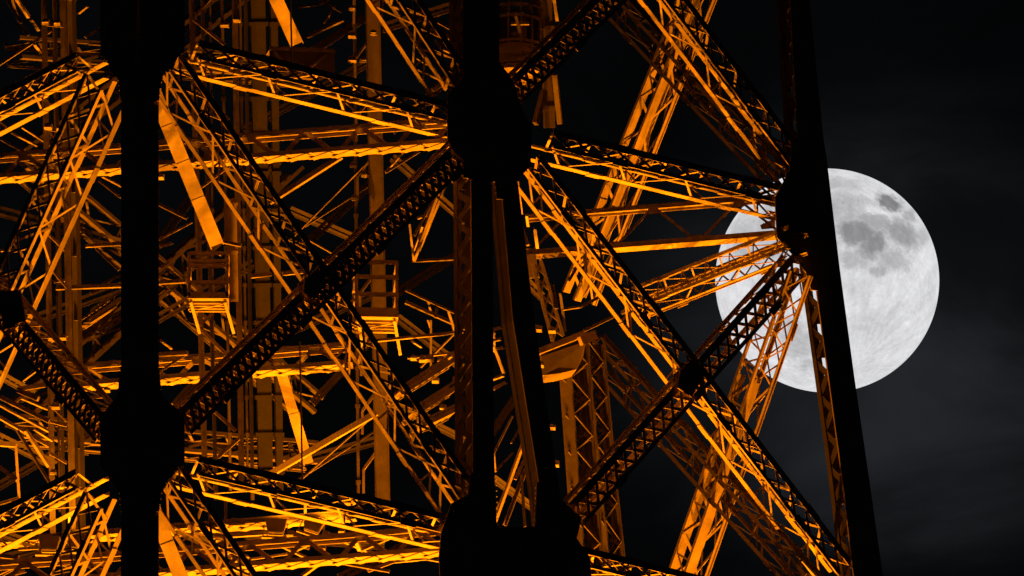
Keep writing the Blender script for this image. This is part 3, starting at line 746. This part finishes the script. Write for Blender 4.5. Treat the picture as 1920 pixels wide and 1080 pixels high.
def nnoise(scale, detail, rough=0.6, dist=0.0):
    n = nd.new('ShaderNodeTexNoise'); n.inputs['Scale'].default_value = scale; n.inputs['Detail'].default_value = detail
    n.inputs['Roughness'].default_value = rough; n.inputs['Distortion'].default_value = dist
    lk.new(sc_.outputs[0], n.inputs['Vector']); return n
wob = nnoise(6.0, 10, 0.72)
wv = nd.new('ShaderNodeVectorMath'); wv.operation = 'MULTIPLY_ADD'
lk.new(wob.outputs['Color'], wv.inputs[0]); wv.inputs[1].default_value = (0.26, 0.26, 0.26)
sub = nd.new('ShaderNodeVectorMath'); sub.operation = 'SUBTRACT'; lk.new(sc_.outputs[0], sub.inputs[0]); sub.inputs[1].default_value = (0.13, 0.13, 0.13)
lk.new(sub.outputs[0], wv.inputs[2])
total = None
for (x, y, rx, ry, ang, dep) in ((1665, 381, 26, 16, 25, .80), (1602, 436, 46, 30, 12, .70), (1640, 416, 52, 14, 14, .50), (1692, 440, 40, 26, 38, .58), (1578, 396, 44, 34, 0, .40), (1636, 456, 34, 24, -50, .68),
                            (1674, 488, 36, 20, 20, .38), (1646, 504, 18, 13, 0, .42), (1568, 345, 46, 14, 5, .28), (1702, 404, 13, 16, 60, .40), (1720, 450, 16, 30, 40, .30), (1606, 372, 50, 10, 15, .22), (1490, 640, 38, 34, 20, .32), (1515, 682, 22, 10, 0, .32), (1468, 606, 14, 10, 0, .32), (1392, 625, 12, 5, 40, .40),
                            (1420, 450, 70, 60, 10, .30), (1470, 400, 50, 30, 10, .35), (1600, 486, 34, 20, 0, .42), (1625, 475, 24, 16, 0, .5), (1560, 470, 20, 40, 0, .25), (1640, 620, 60, 40, 30, .10)):
    X, Z = (x - MOON_PX) / MOON_R, (MOON_PY - y) / MOON_R
    Y = -math.sqrt(max(0.02, 1 - X * X - Z * Z))
    fs = max(0.35, -Y)                          # widen toward the limb so that the patch keeps its seen width
    mp = nd.new('ShaderNodeMapping'); mp.vector_type = 'TEXTURE'
    lk.new(wv.outputs[0], mp.inputs['Vector'])
    mp.inputs['Location'].default_value = (X, Y, Z)
    mp.inputs['Rotation'].default_value = (0, math.radians(ang), 0)
    mp.inputs['Scale'].default_value = (rx / MOON_R, 0.6, ry / MOON_R)
    ln_ = nd.new('ShaderNodeVectorMath'); ln_.operation = 'LENGTH'; lk.new(mp.outputs[0], ln_.inputs[0])
    q_ = nd.new('ShaderNodeMapRange'); q_.interpolation_type = 'SMOOTHSTEP'; lk.new(ln_.outputs['Value'], q_.inputs[0])
    q_.inputs[1].default_value = 0.48; q_.inputs[2].default_value = 1.36; q_.inputs[3].default_value = dep; q_.inputs[4].default_value = 0
    total = q_.outputs[0] if total is None else nmath('MAXIMUM', total, q_.outputs[0])
n_big, n_fine = nnoise(3.2, 8, 0.62, 0.4), nnoise(22, 8, 0.7)
vor = nd.new('ShaderNodeTexVoronoi'); vor.inputs['Scale'].default_value = 13; vor.inputs['Randomness'].default_value = 1; lk.new(sc_.outputs[0], vor.inputs['Vector'])
spot = nd.new('ShaderNodeMapRange'); lk.new(vor.outputs['Distance'], spot.inputs[0]); spot.inputs[1].default_value = 0.06; spot.inputs[2].default_value = 0.16; spot.inputs[3].default_value = 0.12; spot.inputs[4].default_value = 0
# rays: noise stretched along lines from a crater low on the disc
cx, cz = (1600 - MOON_PX) / MOON_R, (MOON_PY - 690) / MOON_R
sx = nd.new('ShaderNodeSeparateXYZ'); lk.new(sc_.outputs[0], sx.inputs[0])
angn = nmath('ARCTAN2', nmath('SUBTRACT', sx.outputs[2], cz), nmath('SUBTRACT', sx.outputs[0], cx))
cxyz = nd.new('ShaderNodeCombineXYZ'); lk.new(nmath('MULTIPLY', angn, 6.0), cxyz.inputs[0]); lk.new(nmath('MULTIPLY', sx.outputs[2], 1.2), cxyz.inputs[1])
rn = nd.new('ShaderNodeTexNoise'); rn.inputs['Scale'].default_value = 2.0; rn.inputs['Detail'].default_value = 5; lk.new(cxyz.outputs[0], rn.inputs['Vector'])
alb = nmath('ADD', 0.69, nmath('MULTIPLY', nmath('SUBTRACT', n_big.outputs['Fac'], 0.5), 0.5))
alb = nmath('ADD', alb, nmath('MULTIPLY', nmath('SUBTRACT', n_fine.outputs['Fac'], 0.5), 0.42))
alb = nmath('ADD', alb, nmath('MULTIPLY', nmath('SUBTRACT', rn.outputs['Fac'], 0.5), 0.30))
alb = nmath('ADD', alb, spot.outputs[0])
vor2 = nd.new('ShaderNodeTexVoronoi'); vor2.inputs['Scale'].default_value = 34; lk.new(wv.outputs[0], vor2.inputs['Vector'])
rim = nd.new('ShaderNodeValToRGB'); lk.new(vor2.outputs['Distance'], rim.inputs['Fac'])
for i, (p, v) in enumerate(((0.0, 0.40), (0.14, 0.44), (0.20, 0.60), (0.30, 0.50))):
    e_ = rim.color_ramp.elements[i] if i < 2 else rim.color_ramp.elements.new(p)
    e_.position = p; e_.color = (v, v, v, 1)
alb = nmath('ADD', alb, nmath('MULTIPLY', nmath('SUBTRACT', rim.outputs[0], 0.5), 0.55))
alb = nmath('MULTIPLY', alb, nmath('SUBTRACT', 1.0, nmath('MULTIPLY', total, 0.86)))
em = nd.new('ShaderNodeEmission'); em.inputs[1].default_value = 1.0
cmb = nd.new('ShaderNodeCombineXYZ')
for i, k in enumerate((1.0, 1.0, 1.03)): lk.new(nmath('MULTIPLY', alb, k), cmb.inputs[i])
lk.new(cmb.outputs[0], em.inputs[0])
om = nd.new('ShaderNodeOutputMaterial'); lk.new(em.outputs[0], om.inputs[0])
